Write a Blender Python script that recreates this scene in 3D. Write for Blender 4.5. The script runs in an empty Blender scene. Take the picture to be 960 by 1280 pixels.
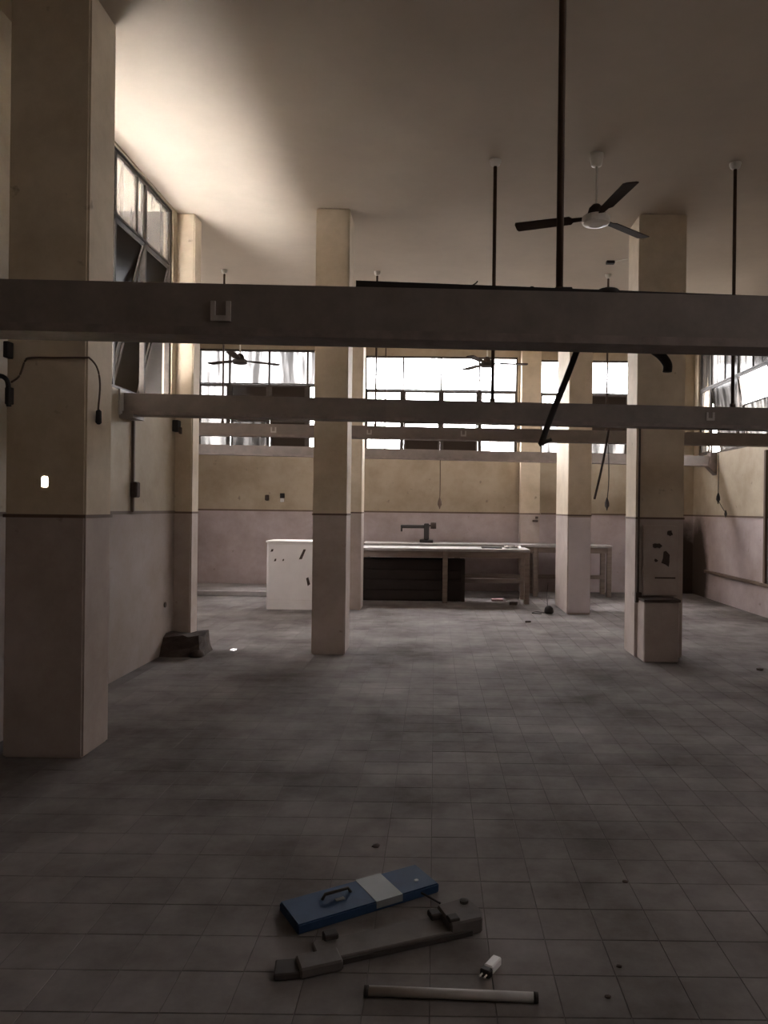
import bpy, bmesh, math, random
from mathutils import Vector, Matrix
random.seed(7)
scene = bpy.context.scene
col = scene.collection

# ------------------------------------------------------------------ camera
F, VPX, VPY, ROLL, EYE = 930.0, 544.0, 636.0, 0.012, 1.5
cd = bpy.data.cameras.new('camera'); cam = bpy.data.objects.new('camera', cd); col.objects.link(cam)
cd.sensor_fit = 'VERTICAL'; cd.sensor_height = 36.0; cd.lens = F / 1280 * 36
cd.shift_x = -(VPX - 480) / 1280; cd.shift_y = (VPY - 640) / 1280
cd.clip_start = 0.02; cd.clip_end = 300
r_ = Vector((math.cos(ROLL), 0, math.sin(ROLL))); u_ = Vector((-math.sin(ROLL), 0, math.cos(ROLL)))
b_ = Vector((0, -1, 0))
cam.matrix_world = Matrix(((r_.x, u_.x, b_.x, 0), (r_.y, u_.y, b_.y, 0), (r_.z, u_.z, b_.z, EYE), (0, 0, 0, 1)))
scene.camera = cam

def P(px, py, Y):
    """survey point: the place at distance Y that the photograph shows at this pixel"""
    u, v = (px - VPX) / F, (VPY - py) / F
    return Vector(((u * math.cos(ROLL) - v * math.sin(ROLL)) * Y, Y, EYE + (u * math.sin(ROLL) + v * math.cos(ROLL)) * Y))
def G(px, py, z=0.0):
    """survey point on the level z"""
    v = P(px, py, 1.0)
    k = (z - EYE) / (v.z - EYE)
    return Vector((v.x * k, k, z))

# ------------------------------------------------------------------ world, sun, exposure
w = bpy.data.worlds.new('world'); scene.world = w; w.use_nodes = True
SKY = 28.0
bg = w.node_tree.nodes['Background']
# overcast sky: three times brighter overhead than at the horizon
wn_ = w.node_tree.nodes; wl_ = w.node_tree.links
tc_ = wn_.new('ShaderNodeTexCoord'); sx_ = wn_.new('ShaderNodeSeparateXYZ'); wl_.new(tc_.outputs['Generated'], sx_.inputs[0])
mr_ = wn_.new('ShaderNodeMapRange'); mr_.inputs[1].default_value = 0; mr_.inputs[2].default_value = 1
mr_.inputs[3].default_value = 1; mr_.inputs[4].default_value = 3; wl_.new(sx_.outputs['Z'], mr_.inputs[0])
ml_ = wn_.new('ShaderNodeMath'); ml_.operation = 'MULTIPLY'; ml_.inputs[1].default_value = SKY; wl_.new(mr_.outputs[0], ml_.inputs[0])
bg.inputs[0].default_value = (0.985, 0.975, 1.0, 1); wl_.new(ml_.outputs[0], bg.inputs[1])
scene.view_settings.view_transform = 'Standard'; scene.view_settings.look = 'None'
scene.view_settings.gamma = 1.0; scene.view_settings.use_curve_mapping = False
scene.view_settings.exposure = 0.0
scene.cycles.max_bounces = 10; scene.cycles.diffuse_bounces = 6; scene.cycles.transparent_max_bounces = 12
scene.cycles.use_denoising = True
scene.cycles.sample_clamp_indirect = 0.0
scene.cycles.caustics_reflective = False; scene.cycles.caustics_refractive = False

SUN_DIR = Vector((-.05, 0.90, -0.435)).normalized()
sd = bpy.data.lights.new('sun', 'SUN'); sd.energy = 750.0; sd.angle = math.radians(0.12); sd.color = (1, .99, .98)
sun = bpy.data.objects.new('sun', sd); col.objects.link(sun); sun.location = (4, -10, 12)
sun.rotation_euler = SUN_DIR.to_track_quat('-Z', 'Y').to_euler()

def portal(loc, sx, sz, direction):
    ld = bpy.data.lights.new('window_portal', 'AREA'); ld.shape = 'RECTANGLE'; ld.size = sx; ld.size_y = sz
    ld.cycles.is_portal = True
    o = bpy.data.objects.new('window_portal', ld); col.objects.link(o); o.location = loc
    o.rotation_euler = Vector(direction).to_track_quat('-Z', 'Z').to_euler()

# ------------------------------------------------------------------ materials
def mat(name, c, rough=.8, metal=0., var=.25, scale=3., c2=None, bump=0., stretch=(1, 1, 1), spec=.3):
    m = bpy.data.materials.new(name); m.use_nodes = True
    nt = m.node_tree; b = nt.nodes['Principled BSDF']
    b.inputs['Roughness'].default_value = rough; b.inputs['Metallic'].default_value = metal
    b.inputs['Specular IOR Level'].default_value = spec
    geo = nt.nodes.new('ShaderNodeNewGeometry'); mp = nt.nodes.new('ShaderNodeMapping'); mp.inputs['Scale'].default_value = stretch
    nt.links.new(geo.outputs['Position'], mp.inputs['Vector'])
    n = nt.nodes.new('ShaderNodeTexNoise'); n.inputs['Scale'].default_value = scale; n.inputs['Detail'].default_value = 6; n.inputs['Roughness'].default_value = .65
    nt.links.new(mp.outputs[0], n.inputs['Vector'])
    rp = nt.nodes.new('ShaderNodeValToRGB'); rp.color_ramp.elements[0].position = .32; rp.color_ramp.elements[1].position = .68
    c2 = c2 or tuple(x * (1 - var) for x in c)
    rp.color_ramp.elements[0].color = (*c2, 1); rp.color_ramp.elements[1].color = (*c, 1)
    nt.links.new(n.outputs['Fac'], rp.inputs['Fac']); nt.links.new(rp.outputs['Color'], b.inputs['Base Color'])
    if bump:
        bp = nt.nodes.new('ShaderNodeBump'); bp.inputs['Strength'].default_value = bump; bp.inputs['Distance'].default_value = .01
        nt.links.new(n.outputs['Fac'], bp.inputs['Height']); nt.links.new(bp.outputs[0], b.inputs['Normal'])
    return m

def wall_mat(name, soot=False, up=(.44, .372, .285), low=(.46, .385, .38)):
    """two-coat wall paint: cream above the dado, mauve oil paint below, with patchy grime"""
    m = bpy.data.materials.new(name); m.use_nodes = True
    nt = m.node_tree; N = nt.nodes; L = nt.links; b = N['Principled BSDF']
    b.inputs['Roughness'].default_value = .72; b.inputs['Specular IOR Level'].default_value = .25
    geo = N.new('ShaderNodeNewGeometry'); sep = N.new('ShaderNodeSeparateXYZ'); L.new(geo.outputs['Position'], sep.inputs[0])
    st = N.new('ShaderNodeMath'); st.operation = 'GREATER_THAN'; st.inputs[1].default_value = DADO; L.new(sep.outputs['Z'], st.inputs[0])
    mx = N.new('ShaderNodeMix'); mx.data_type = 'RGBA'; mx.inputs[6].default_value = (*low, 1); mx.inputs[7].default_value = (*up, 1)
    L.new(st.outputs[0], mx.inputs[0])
    n = N.new('ShaderNodeTexNoise'); n.inputs['Scale'].default_value = 1.7; n.inputs['Detail'].default_value = 7; n.inputs['Roughness'].default_value = .7
    L.new(geo.outputs['Position'], n.inputs['Vector'])
    rp = N.new('ShaderNodeValToRGB'); rp.color_ramp.elements[0].position = .3; rp.color_ramp.elements[1].position = .62
    rp.color_ramp.elements[0].color = (.74, .71, .66, 1); rp.color_ramp.elements[1].color = (1, 1, 1, 1)
    L.new(n.outputs['Fac'], rp.inputs['Fac'])
    mu = N.new('ShaderNodeMix'); mu.data_type = 'RGBA'; mu.blend_type = 'MULTIPLY'; mu.inputs[0].default_value = 1
    L.new(mx.outputs[2], mu.inputs[6]); L.new(rp.outputs[0], mu.inputs[7])
    out = mu.outputs[2]
    # small dark scuffs
    n2 = N.new('ShaderNodeTexNoise'); n2.inputs['Scale'].default_value = 9; n2.inputs['Detail'].default_value = 3
    L.new(geo.outputs['Position'], n2.inputs['Vector'])
    r2 = N.new('ShaderNodeValToRGB'); r2.color_ramp.elements[0].position = .70; r2.color_ramp.elements[1].position = .78
    r2.color_ramp.elements[0].color = (0, 0, 0, 1); r2.color_ramp.elements[1].color = (.55, .55, .55, 1)
    L.new(n2.outputs['Fac'], r2.inputs['Fac'])
    m3 = N.new('ShaderNodeMix'); m3.data_type = 'RGBA'; m3.inputs[7].default_value = (.16, .12, .09, 1)
    L.new(r2.outputs[0], m3.inputs[0]); L.new(out, m3.inputs[6]); out = m3.outputs[2]
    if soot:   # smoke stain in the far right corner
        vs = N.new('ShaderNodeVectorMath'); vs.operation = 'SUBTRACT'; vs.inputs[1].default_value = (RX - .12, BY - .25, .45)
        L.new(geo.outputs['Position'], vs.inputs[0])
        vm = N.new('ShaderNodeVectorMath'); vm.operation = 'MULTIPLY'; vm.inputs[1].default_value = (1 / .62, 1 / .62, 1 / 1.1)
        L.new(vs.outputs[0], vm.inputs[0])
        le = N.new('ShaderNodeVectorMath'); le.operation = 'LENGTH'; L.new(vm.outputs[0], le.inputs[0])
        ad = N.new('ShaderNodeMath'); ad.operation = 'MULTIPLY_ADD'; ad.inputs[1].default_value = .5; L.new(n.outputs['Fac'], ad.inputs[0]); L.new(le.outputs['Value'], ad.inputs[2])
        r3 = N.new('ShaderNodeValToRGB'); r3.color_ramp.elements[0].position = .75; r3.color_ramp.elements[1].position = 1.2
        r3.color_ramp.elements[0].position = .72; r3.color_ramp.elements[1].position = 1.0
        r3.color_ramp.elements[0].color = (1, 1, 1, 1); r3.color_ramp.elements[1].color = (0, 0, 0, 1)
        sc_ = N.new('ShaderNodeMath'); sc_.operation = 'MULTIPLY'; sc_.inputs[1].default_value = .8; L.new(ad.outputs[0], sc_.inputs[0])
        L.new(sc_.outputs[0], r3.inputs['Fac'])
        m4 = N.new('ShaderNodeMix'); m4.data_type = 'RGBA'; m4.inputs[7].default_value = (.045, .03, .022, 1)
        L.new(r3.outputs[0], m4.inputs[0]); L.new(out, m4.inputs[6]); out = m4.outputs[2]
    L.new(out, b.inputs['Base Color'])
    return m

def glass_mat(name, clear_lo, clear_hi, tint, body, streak=True, gloss=.06):
    """old window glass: clear where rubbed, milky or grimy elsewhere (streaks run downward)"""
    m = bpy.data.materials.new(name); m.use_nodes = True
    nt = m.node_tree; N = nt.nodes; L = nt.links; N.remove(N['Principled BSDF'])
    out = N['Material Output']
    geo = N.new('ShaderNodeNewGeometry'); mp = N.new('ShaderNodeMapping'); mp.inputs['Scale'].default_value = (9, 9, .9) if streak else (4, 4, 4)
    L.new(geo.outputs['Position'], mp.inputs['Vector'])
    n = N.new('ShaderNodeTexNoise'); n.inputs['Scale'].default_value = 1; n.inputs['Detail'].default_value = 4; L.new(mp.outputs[0], n.inputs['Vector'])
    mr = N.new('ShaderNodeMapRange'); mr.inputs[1].default_value = .35; mr.inputs[2].default_value = .65
    mr.inputs[3].default_value = clear_lo; mr.inputs[4].default_value = clear_hi; L.new(n.outputs['Fac'], mr.inputs[0])
    tr = N.new('ShaderNodeBsdfTransparent'); tr.inputs[0].default_value = (*tint, 1)
    tl = N.new('ShaderNodeBsdfTranslucent'); tl.inputs[0].default_value = (*body, 1)
    df = N.new('ShaderNodeBsdfDiffuse'); df.inputs[0].default_value = (*body, 1)
    m0 = N.new('ShaderNodeMixShader'); m0.inputs[0].default_value = .5; L.new(tl.outputs[0], m0.inputs[1]); L.new(df.outputs[0], m0.inputs[2])
    m1 = N.new('ShaderNodeMixShader'); L.new(mr.outputs[0], m1.inputs[0]); L.new(m0.outputs[0], m1.inputs[1]); L.new(tr.outputs[0], m1.inputs[2])
    gl = N.new('ShaderNodeBsdfGlossy'); gl.inputs['Roughness'].default_value = .15
    m2 = N.new('ShaderNodeMixShader'); m2.inputs[0].default_value = gloss; L.new(m1.outputs[0], m2.inputs[1]); L.new(gl.outputs[0], m2.inputs[2])
    L.new(m2.outputs[0], out.inputs['Surface'])
    return m

# room measures
CEIL, DADO = 4.55, 1.42
LX, RX, BY, REAR, AX = -2.72, 4.75, 13.7, -1.2, -5.0     # left wall, right wall, far wall, rear wall, side bay wall
LEND = 7.98                                              # where the left wall stops and the side bay opens

M = {}
M['wall'] = wall_mat('wall_paint')
M['wall_soot'] = wall_mat('wall_paint_sooty', soot=True)
M['wall_far_dimmed'] = wall_mat('far_wall_paint_dimmed', soot=True, up=(.40, .33, .245), low=(.43, .36, .36))  # wall paint darkened on the far wall to tone down its light
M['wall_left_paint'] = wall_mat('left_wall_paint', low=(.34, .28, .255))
M['pillar'] = wall_mat('pillar_paint', up=(.66, .56, .43), low=(.47, .395, .36))
M['ceiling'] = mat('ceiling_plaster', (.55, .475, .39), .9, var=.16, scale=.8)
M['trim'] = mat('dado_brown', (.14, .095, .07), .7)
M['steel'] = mat('dark_steel_paint', (.24, .20, .178), .6, var=.25, scale=6, spec=.35)
M['steel_lip'] = mat('rusty_steel_edge', (.27, .22, .20), .6, var=.35, scale=9)
M['rod'] = mat('rust_rod', (.07, .038, .022), .7, var=.4, scale=12)
M['rose'] = mat('white_ceramic', (.72, .68, .62), .5, var=.1)
M['fan_white'] = mat('fan_enamel', (.70, .65, .58), .4, var=.15)
M['blade'] = mat('fan_blade_brown', (.05, .034, .027), .9, spec=.1)
M['black'] = mat('black_rubber', (.030, .025, .023), .7)
M['frame'] = mat('window_steel', (.075, .06, .05), .6, var=.4, scale=10)
M['grout'] = mat('floor_grout', (.15, .135, .13), .95, c2=(.06, .05, .045), scale=1.6)
M['wood'] = mat('bench_wood', (.22, .17, .14), .75, var=.4, scale=3, stretch=(1, 8, 8))
M['wood_top'] = mat('bench_top_worn', (.34, .31, .295), .7, var=.35, scale=4)
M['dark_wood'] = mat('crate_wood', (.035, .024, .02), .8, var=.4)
M['white_box'] = mat('chipped_white_paint', (.84, .80, .79), .55, var=.10, scale=2.5)
M['blue'] = mat('blue_enamel', (.020, .050, .115), .75, var=.35, scale=6)
M['label_grey'] = mat('grey_label', (.21, .215, .215), .6, var=.2)
M['dusty'] = mat('dusty_fixture', (.125, .108, .10), .9, var=.35, scale=8)
M['dusty_and_backlit'] = mat('dusty_fixture_and_backlit_drum', (.055, .046, .042), .9, var=.35, scale=8)  # also on the far fan drums, as painted backlit shade
M['tube'] = mat('dusty_tube', (.42, .395, .37), .6, var=.25, scale=7)
M['white_plastic'] = mat('white_plastic', (.72, .70, .68), .5, var=.12)
M['rubble'] = mat('cement_rubble', (.075, .055, .046), .95, var=.5, scale=9, bump=.6)
M['concrete'] = mat('kerb_cement', (.36, .33, .325), .9, var=.35, scale=3)
M['clip'] = mat('galvanised_clip', (.50, .46, .43), .6)
M['stain'] = mat('torn_paint', (.085, .06, .05), .9, var=.4, scale=10)
M['pink'] = mat('pinkish_board', (.34, .22, .21), .8)
M['glass_clear'] = glass_mat('glass_clear', .92, .99, (.985, .985, .985), (.7, .68, .64))
M['glass_streaky'] = glass_mat('glass_streaky', .08, .36, (.9, .89, .88), (.085, .08, .076))
M['glass_milky'] = glass_mat('glass_milky', .06, .27, (.85, .83, .80), (.06, .056, .053))
M['glass_grey'] = glass_mat('glass_grey', .02, .16, (.7, .68, .66), (.035, .032, .030))
M['glass_half'] = glass_mat('glass_half', .4, .62, (.9, .89, .88), (.3, .29, .28))
M['glass_dark'] = glass_mat('glass_dark', .0, .012, (.5, .42, .35), (.032, .024, .019), streak=False, gloss=.012)

# floor tile material: per-tile tone from the tile grid, plus dust
TS = 0.2
def tile_mat():
    m = bpy.data.materials.new('cement_tile'); m.use_nodes = True
    nt = m.node_tree; N = nt.nodes; L = nt.links; b = N['Principled BSDF']
    b.inputs['Roughness'].default_value = .9; b.inputs['Specular IOR Level'].default_value = .06
    geo = N.new('ShaderNodeNewGeometry')
    sc = N.new('ShaderNodeVectorMath'); sc.operation = 'MULTIPLY'; sc.inputs[1].default_value = (1 / TS, 1 / TS, 0); L.new(geo.outputs['Position'], sc.inputs[0])
    fl = N.new('ShaderNodeVectorMath'); fl.operation = 'FLOOR'; L.new(sc.outputs[0], fl.inputs[0])
    wn = N.new('ShaderNodeTexWhiteNoise'); wn.noise_dimensions = '2D'; L.new(fl.outputs[0], wn.inputs['Vector'])
    r1 = N.new('ShaderNodeMapRange'); r1.inputs[3].default_value = .90; r1.inputs[4].default_value = 1.05; L.new(wn.outputs['Value'], r1.inputs[0])
    n = N.new('ShaderNodeTexNoise'); n.inputs['Scale'].default_value = 1.1; n.inputs['Detail'].default_value = 8; n.inputs['Roughness'].default_value = .68
    L.new(geo.outputs['Position'], n.inputs['Vector'])
    rp = N.new('ShaderNodeValToRGB'); rp.color_ramp.elements[0].position = .33; rp.color_ramp.elements[1].position = .66
    rp.color_ramp.elements[0].color = (.078, .065, .058, 1); rp.color_ramp.elements[1].color = (.23, .206, .199, 1)
    L.new(n.outputs['Fac'], rp.inputs['Fac'])
    mu = N.new('ShaderNodeMix'); mu.data_type = 'RGBA'; mu.blend_type = 'MULTIPLY'; mu.inputs[0].default_value = 1
    cb = N.new('ShaderNodeCombineColor')
    for i in range(3): L.new(r1.outputs[0], cb.inputs[i])
    L.new(rp.outputs[0], mu.inputs[6]); L.new(cb.outputs[0], mu.inputs[7]); L.new(mu.outputs[2], b.inputs['Base Color'])
    return m
M['tile'] = tile_mat()

# ------------------------------------------------------------------ mesh helpers
class MB:
    def __init__(self): self.bm = bmesh.new()
    def box(self, x0, x1, y0, y1, z0, z1):
        vs = [self.bm.verts.new(p) for p in ((x0, y0, z0), (x1, y0, z0), (x1, y1, z0), (x0, y1, z0), (x0, y0, z1), (x1, y0, z1), (x1, y1, z1), (x0, y1, z1))]
        for f in ((3, 2, 1, 0), (4, 5, 6, 7), (0, 1, 5, 4), (1, 2, 6, 5), (2, 3, 7, 6), (3, 0, 4, 7)): self.bm.faces.new([vs[i] for i in f])
        return self
    def bar(self, a, b, wy, wz, off=(0, 0, 0)):
        """box beam from a to b (mostly along X), wy deep in Y, wz tall; a and b mark the middle of the underside"""
        a, b = Vector(a) + Vector(off), Vector(b) + Vector(off)
        vs = []
        for z in (0, wz):
            for p, y in ((a, -wy / 2), (b, -wy / 2), (b, wy / 2), (a, wy / 2)):
                vs.append(self.bm.verts.new((p.x, p.y + y, p.z + z)))
        for f in ((3, 2, 1, 0), (4, 5, 6, 7), (0, 1, 5, 4), (1, 2, 6, 5), (2, 3, 7, 6), (3, 0, 4, 7)): self.bm.faces.new([vs[i] for i in f])
        return self
    def tube(self, pts, r, seg=8, r1=None):
        pts = [Vector(p) for p in pts]; n = len(pts); rings = []
        for i, p in enumerate(pts):
            t = (pts[min(i + 1, n - 1)] - pts[max(i - 1, 0)]).normalized()
            ref = Vector((0, 0, 1)) if abs(t.z) < .9 else Vector((1, 0, 0))
            s = t.cross(ref).normalized(); q = s.cross(t).normalized()
            rr = r if r1 is None else r + (r1 - r) * i / (n - 1)
            rings.append([self.bm.verts.new(p + (s * math.cos(k * math.tau / seg) + q * math.sin(k * math.tau / seg)) * rr) for k in range(seg)])
        for a, b in zip(rings, rings[1:]):
            for k in range(seg): self.bm.faces.new((a[k], a[(k + 1) % seg], b[(k + 1) % seg], b[k]))
        self.bm.faces.new(rings[0][::-1]); self.bm.faces.new(rings[-1])
        return self
    def lathe(self, prof, c=(0, 0, 0), seg=20):
        """prof: (radius, z) pairs"""
        rings = []
        for r, z in prof:
            rings.append([self.bm.verts.new((c[0] + r * math.cos(k * math.tau / seg), c[1] + r * math.sin(k * math.tau / seg), c[2] + z)) for k in range(seg)])
        for a, b in zip(rings, rings[1:]):
            for k in range(seg): self.bm.faces.new((a[k], a[(k + 1) % seg], b[(k + 1) % seg], b[k]))
        self.bm.faces.new(rings[0][::-1]); self.bm.faces.new(rings[-1])
        return self
    def prism(self, pts, z0, z1):
        a = [self.bm.verts.new((x, y, z0)) for x, y in pts]; b = [self.bm.verts.new((x, y, z1)) for x, y in pts]
        n = len(pts); self.bm.faces.new(a[::-1]); self.bm.faces.new(b)
        for i in range(n): self.bm.faces.new((a[i], a[(i + 1) % n], b[(i + 1) % n], b[i]))
        return self
    def bevel(self, w=.004, seg=1):
        bmesh.ops.bevel(self.bm, geom=list(self.bm.edges), offset=w, segments=seg, affect='EDGES', clamp_overlap=True)
        return self
    def xf(self, m): bmesh.ops.transform(self.bm, matrix=m, verts=self.bm.verts); return self
    def build(self, name, material, parent=None, smooth=False):
        bmesh.ops.recalc_face_normals(self.bm, faces=self.bm.faces)
        me = bpy.data.meshes.new(name); self.bm.to_mesh(me); self.bm.free()
        me.materials.append(M[material] if isinstance(material, str) else material)
        if smooth:
            for p in me.polygons: p.use_smooth = True
        o = bpy.data.objects.new(name, me); col.objects.link(o)
        if parent is not None:
            o.parent = parent; o.matrix_parent_inverse = Matrix.Translation(-parent.location)
        return o

def tag(o, label, cat, group=None, kind=None):
    o['label'] = label; o['category'] = cat
    if group: o['group'] = group
    if kind: o['kind'] = kind
    return o
def thing(name, loc, label, cat, group=None, kind=None):
    o = bpy.data.objects.new(name, None); col.objects.link(o); o.location = loc; o.empty_display_size = .1
    return tag(o, label, cat, group, kind)

def panel(name, material, axis, pos, thick, a0, a1, z0, z1, holes, label, parent=None):
    """wall slab with rectangular openings. axis 'x': wall runs along Y at x=pos..pos+thick; axis 'y': runs along X at y=pos..pos+thick"""
    A = sorted({a0, a1, *[h[0] for h in holes], *[h[1] for h in holes]}); Z = sorted({z0, z1, *[h[2] for h in holes], *[h[3] for h in holes]})
    bm = bmesh.new(); cache = {}
    def v(a, d, z):
        k = (a, d, z)
        if k not in cache: cache[k] = bm.verts.new((d, a, z) if axis == 'x' else (a, d, z))
        return cache[k]
    p0, p1 = pos, pos + thick
    def solid(i, j):
        if not (0 <= i < len(A) - 1 and 0 <= j < len(Z) - 1): return False
        ca, cz = (A[i] + A[i + 1]) / 2, (Z[j] + Z[j + 1]) / 2
        return not any(h[0] < ca < h[1] and h[2] < cz < h[3] for h in holes)
    for i in range(len(A) - 1):
        for j in range(len(Z) - 1):
            if not solid(i, j): continue
            a, b, c, d = A[i], A[i + 1], Z[j], Z[j + 1]
            for p in (p0, p1): bm.faces.new((v(a, p, c), v(b, p, c), v(b, p, d), v(a, p, d)))
            if not solid(i - 1, j): bm.faces.new((v(a, p0, c), v(a, p1, c), v(a, p1, d), v(a, p0, d)))
            if not solid(i + 1, j): bm.faces.new((v(b, p0, c), v(b, p1, c), v(b, p1, d), v(b, p0, d)))
            if not solid(i, j - 1): bm.faces.new((v(a, p0, c), v(b, p0, c), v(b, p1, c), v(a, p1, c)))
            if not solid(i, j + 1): bm.faces.new((v(a, p0, d), v(b, p0, d), v(b, p1, d), v(a, p1, d)))
    m = MB(); m.bm.free(); m.bm = bm
    o = m.build(name, material, parent)
    if parent is None: tag(o, label, 'wall', kind='structure')
    return o

# ------------------------------------------------------------------ room shell
SILL = 2.50
WA = (-4.4, -1.75, SILL, 4.40)
WB = (P(456, 500, BY).x, P(647, 500, BY).x, SILL, 4.31)
WC = (P(675, 500, BY).x, 4.45, SILL, 4.27)
WL = (4.95, 7.64, 2.49, 4.53)          # left wall (Y range)
WR = (9.6, 13.5, SILL, 4.42)           # right wall (Y range)
WN = (.9, 3.4, SILL, 4.42)          # unseen right wall opening added as fill beside the viewer (Y range)
WS = (8.3, 11.3, SILL, 4.42)           # unseen opening added in the side bay wall for its light (Y range)
panel('wall_far', 'wall_far_dimmed', 'y', BY, .22, AX - .2, RX + .2, 0, CEIL, [WA, WB, WC], 'far wall with clerestory windows above cream and mauve paint')
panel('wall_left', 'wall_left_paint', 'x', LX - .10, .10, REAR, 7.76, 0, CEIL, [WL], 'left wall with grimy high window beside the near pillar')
panel('wall_right', 'wall_soot', 'x', RX, .22, REAR, BY, 0, CEIL, [WR, WN], 'right wall with broken high window and brown painted line')
panel('wall_bay', 'wall', 'x', AX - .2, .2, LEND - .1, BY, 0, CEIL, [WS], 'side bay wall beyond the left wall pillar')
panel('wall_bay_return', 'wall', 'y', 7.76, .12, AX - .2, LX - .10, 0, CEIL, [], 'short return wall closing the side bay')
T1 = P(56, 602, 4.39); T2 = G(292, 812)
def hole(t, sx, sz):
    k = (t.y - REAR) / SUN_DIR.y; h = t - SUN_DIR * k
    return (h.x - sx / 2, h.x + sx / 2, h.z - sz / 2, h.z + sz / 2)
panel('wall_rear', 'wall', 'y', REAR - .004, .004, LX - .2, RX + .2, 0, CEIL, [hole(T1, .028, .055), hole(T2, .045, .03)], 'rear wall behind the viewer with two small holes')
tag(MB().box(AX - .2, RX + .2, REAR, BY + .2, CEIL, CEIL + .2).build('ceiling', 'ceiling'), 'pale plaster ceiling with faint stains', 'ceiling', kind='structure')

floor = tag(MB().box(AX - .2, RX + .2, REAR, BY + .2, -.2, -.0022).build('floor', 'grout'), 'dusty grey cement tile floor', 'floor', kind='structure')
def tile_bm(mb, x, y, z=0.):
    g = .0013; h = TS / 2 - g; c = .0012
    b = mb.bm
    lo = [b.verts.new((x + sx * h, y + sy * h, -.009)) for sx, sy in ((-1, -1), (1, -1), (1, 1), (-1, 1))]
    mi = [b.verts.new((x + sx * h, y + sy * h, z - c)) for sx, sy in ((-1, -1), (1, -1), (1, 1), (-1, 1))]
    hi = [b.verts.new((x + sx * (h - c), y + sy * (h - c), z)) for sx, sy in ((-1, -1), (1, -1), (1, 1), (-1, 1))]
    b.faces.new(hi)
    for k in range(4):
        b.faces.new((lo[k], lo[(k + 1) % 4], mi[(k + 1) % 4], mi[k])); b.faces.new((mi[k], mi[(k + 1) % 4], hi[(k + 1) % 4], hi[k]))
cells = []
nx0, nx1 = math.floor(AX / TS), math.ceil(RX / TS); ny0, ny1 = math.floor(REAR / TS), math.ceil(BY / TS)
for j in range(ny0, ny1):
    for i in range(nx0, nx1):
        x, y = (i + .5) * TS, (j + .5) * TS
        if x < LX + .1 and y < LEND - .1: continue
        if x > RX - .05 or y > BY - .05: continue
        cells.append((x, y))
def inview(x, y):
    if y < 1.9: return False
    px = VPX + x / y * F; py = VPY + EYE / y * F
    return -40 < px < 1000 and py < 1320
seen = sorted((c for c in cells if inview(*c)), key=lambda c: c[1])[:300]
sset = set(seen)
proto = None
for x, y in seen:
    if proto is None:
        mb = MB(); tile_bm(mb, 0, 0); proto = mb.build('tile', 'tile', floor); o = proto
    else:
        o = proto.copy(); col.objects.link(o)
    o.location = (x, y, random.uniform(-.0006, .0006)); o.rotation_euler = (random.uniform(-.002, .002), random.uniform(-.002, .002), 0)
mb = MB()
for x, y in cells:
    if (x, y) not in sset: tile_bm(mb, x, y, random.uniform(-.0006, .0006))
rest = mb.build('tile_field', 'tile', floor); rest['kind'] = 'stuff'

# low kerb along the foot of the far wall (left bay)
tag(MB().box(AX, -1.2, 12.45, BY, 0, .085).bevel(.01).build('kerb', 'concrete'), 'low cement kerb along the far wall left of the white cabinet', 'kerb', kind='structure')

# outside: yard pieces added to shape the left window light, dull ground elsewhere
M['yard'] = mat('pale_bounce_paving', (.68, .68, .68), .9, var=.1, scale=1)  # pale surface added to throw sunlight up through the left window
M['asphalt'] = mat('dull_ground', (.06, .058, .055), .95, var=.2, scale=.5)
tag(MB().box(-4.7, LX - .10, -14, 7.76, -.2, 0).build('bounce_paving', 'yard'), 'pale unseen paving added outside the left wall to bounce sunlight', 'ground', kind='structure')
M['yard_screen'] = mat('yard_screen_render', (.42, .39, .36), .9, var=.2, scale=1)  # wall added across the yard to keep the ceiling light local
tag(MB().box(-4.95, -4.7, -14, 7.76, -.2, 5.4).build('wall_yard_screen', 'yard_screen'), 'unseen blank wall added across the yard to confine its light', 'wall', kind='structure')
M['cladding'] = mat('light_stop_black', (.022, .018, .016), .95)  # black sheet added so the sunlit return wall does not glow
tag(MB().box(-4.7, LX - .10, 7.72, 7.76, 0, CEIL).build('wall_bay_light_stop', 'cladding'), 'black sheet added outside the side bay return wall to keep it dark', 'wall', kind='structure')
M['canopy'] = mat('sun_shade_slab', (.5, .48, .46), .9, var=.1)  # slab added overhead to shade the return wall from the sun
tag(MB().box(-4.7, LX - .10, 2.6, 7.72, 4.75, 4.87).build('yard_sun_shade', 'canopy'), 'unseen slab added over the end of the yard to block the sun', 'canopy', kind='structure')
tag(MB().box(-60, 60, -60, 60, -.6, -.25).build('outside_ground', 'asphalt'), 'dull ground around the building', 'ground', kind='structure')
# dado lines painted proud of the plaster
def trim(n, x0, x1, y0, y1, z, h=.028, lab=''):
    tag(MB().box(x0, x1, y0, y1, z, z + h).build('trim_%d' % n, 'trim'), lab, 'trim', kind='structure')
trim(1, AX, P(651, 640, BY).x, BY - .008, BY + .01, DADO, lab='brown dado line along the far wall left part')
trim(2, P(676, 640, BY).x, RX, BY - .008, BY + .01, DADO, lab='brown dado line along the far wall right part')
trim(3, LX - .01, LX + .008, REAR, 7.76, DADO, lab='brown dado line along the left wall')
trim(4, RX - .008, RX + .01, REAR, BY, DADO, lab='brown dado line along the right wall')

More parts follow.
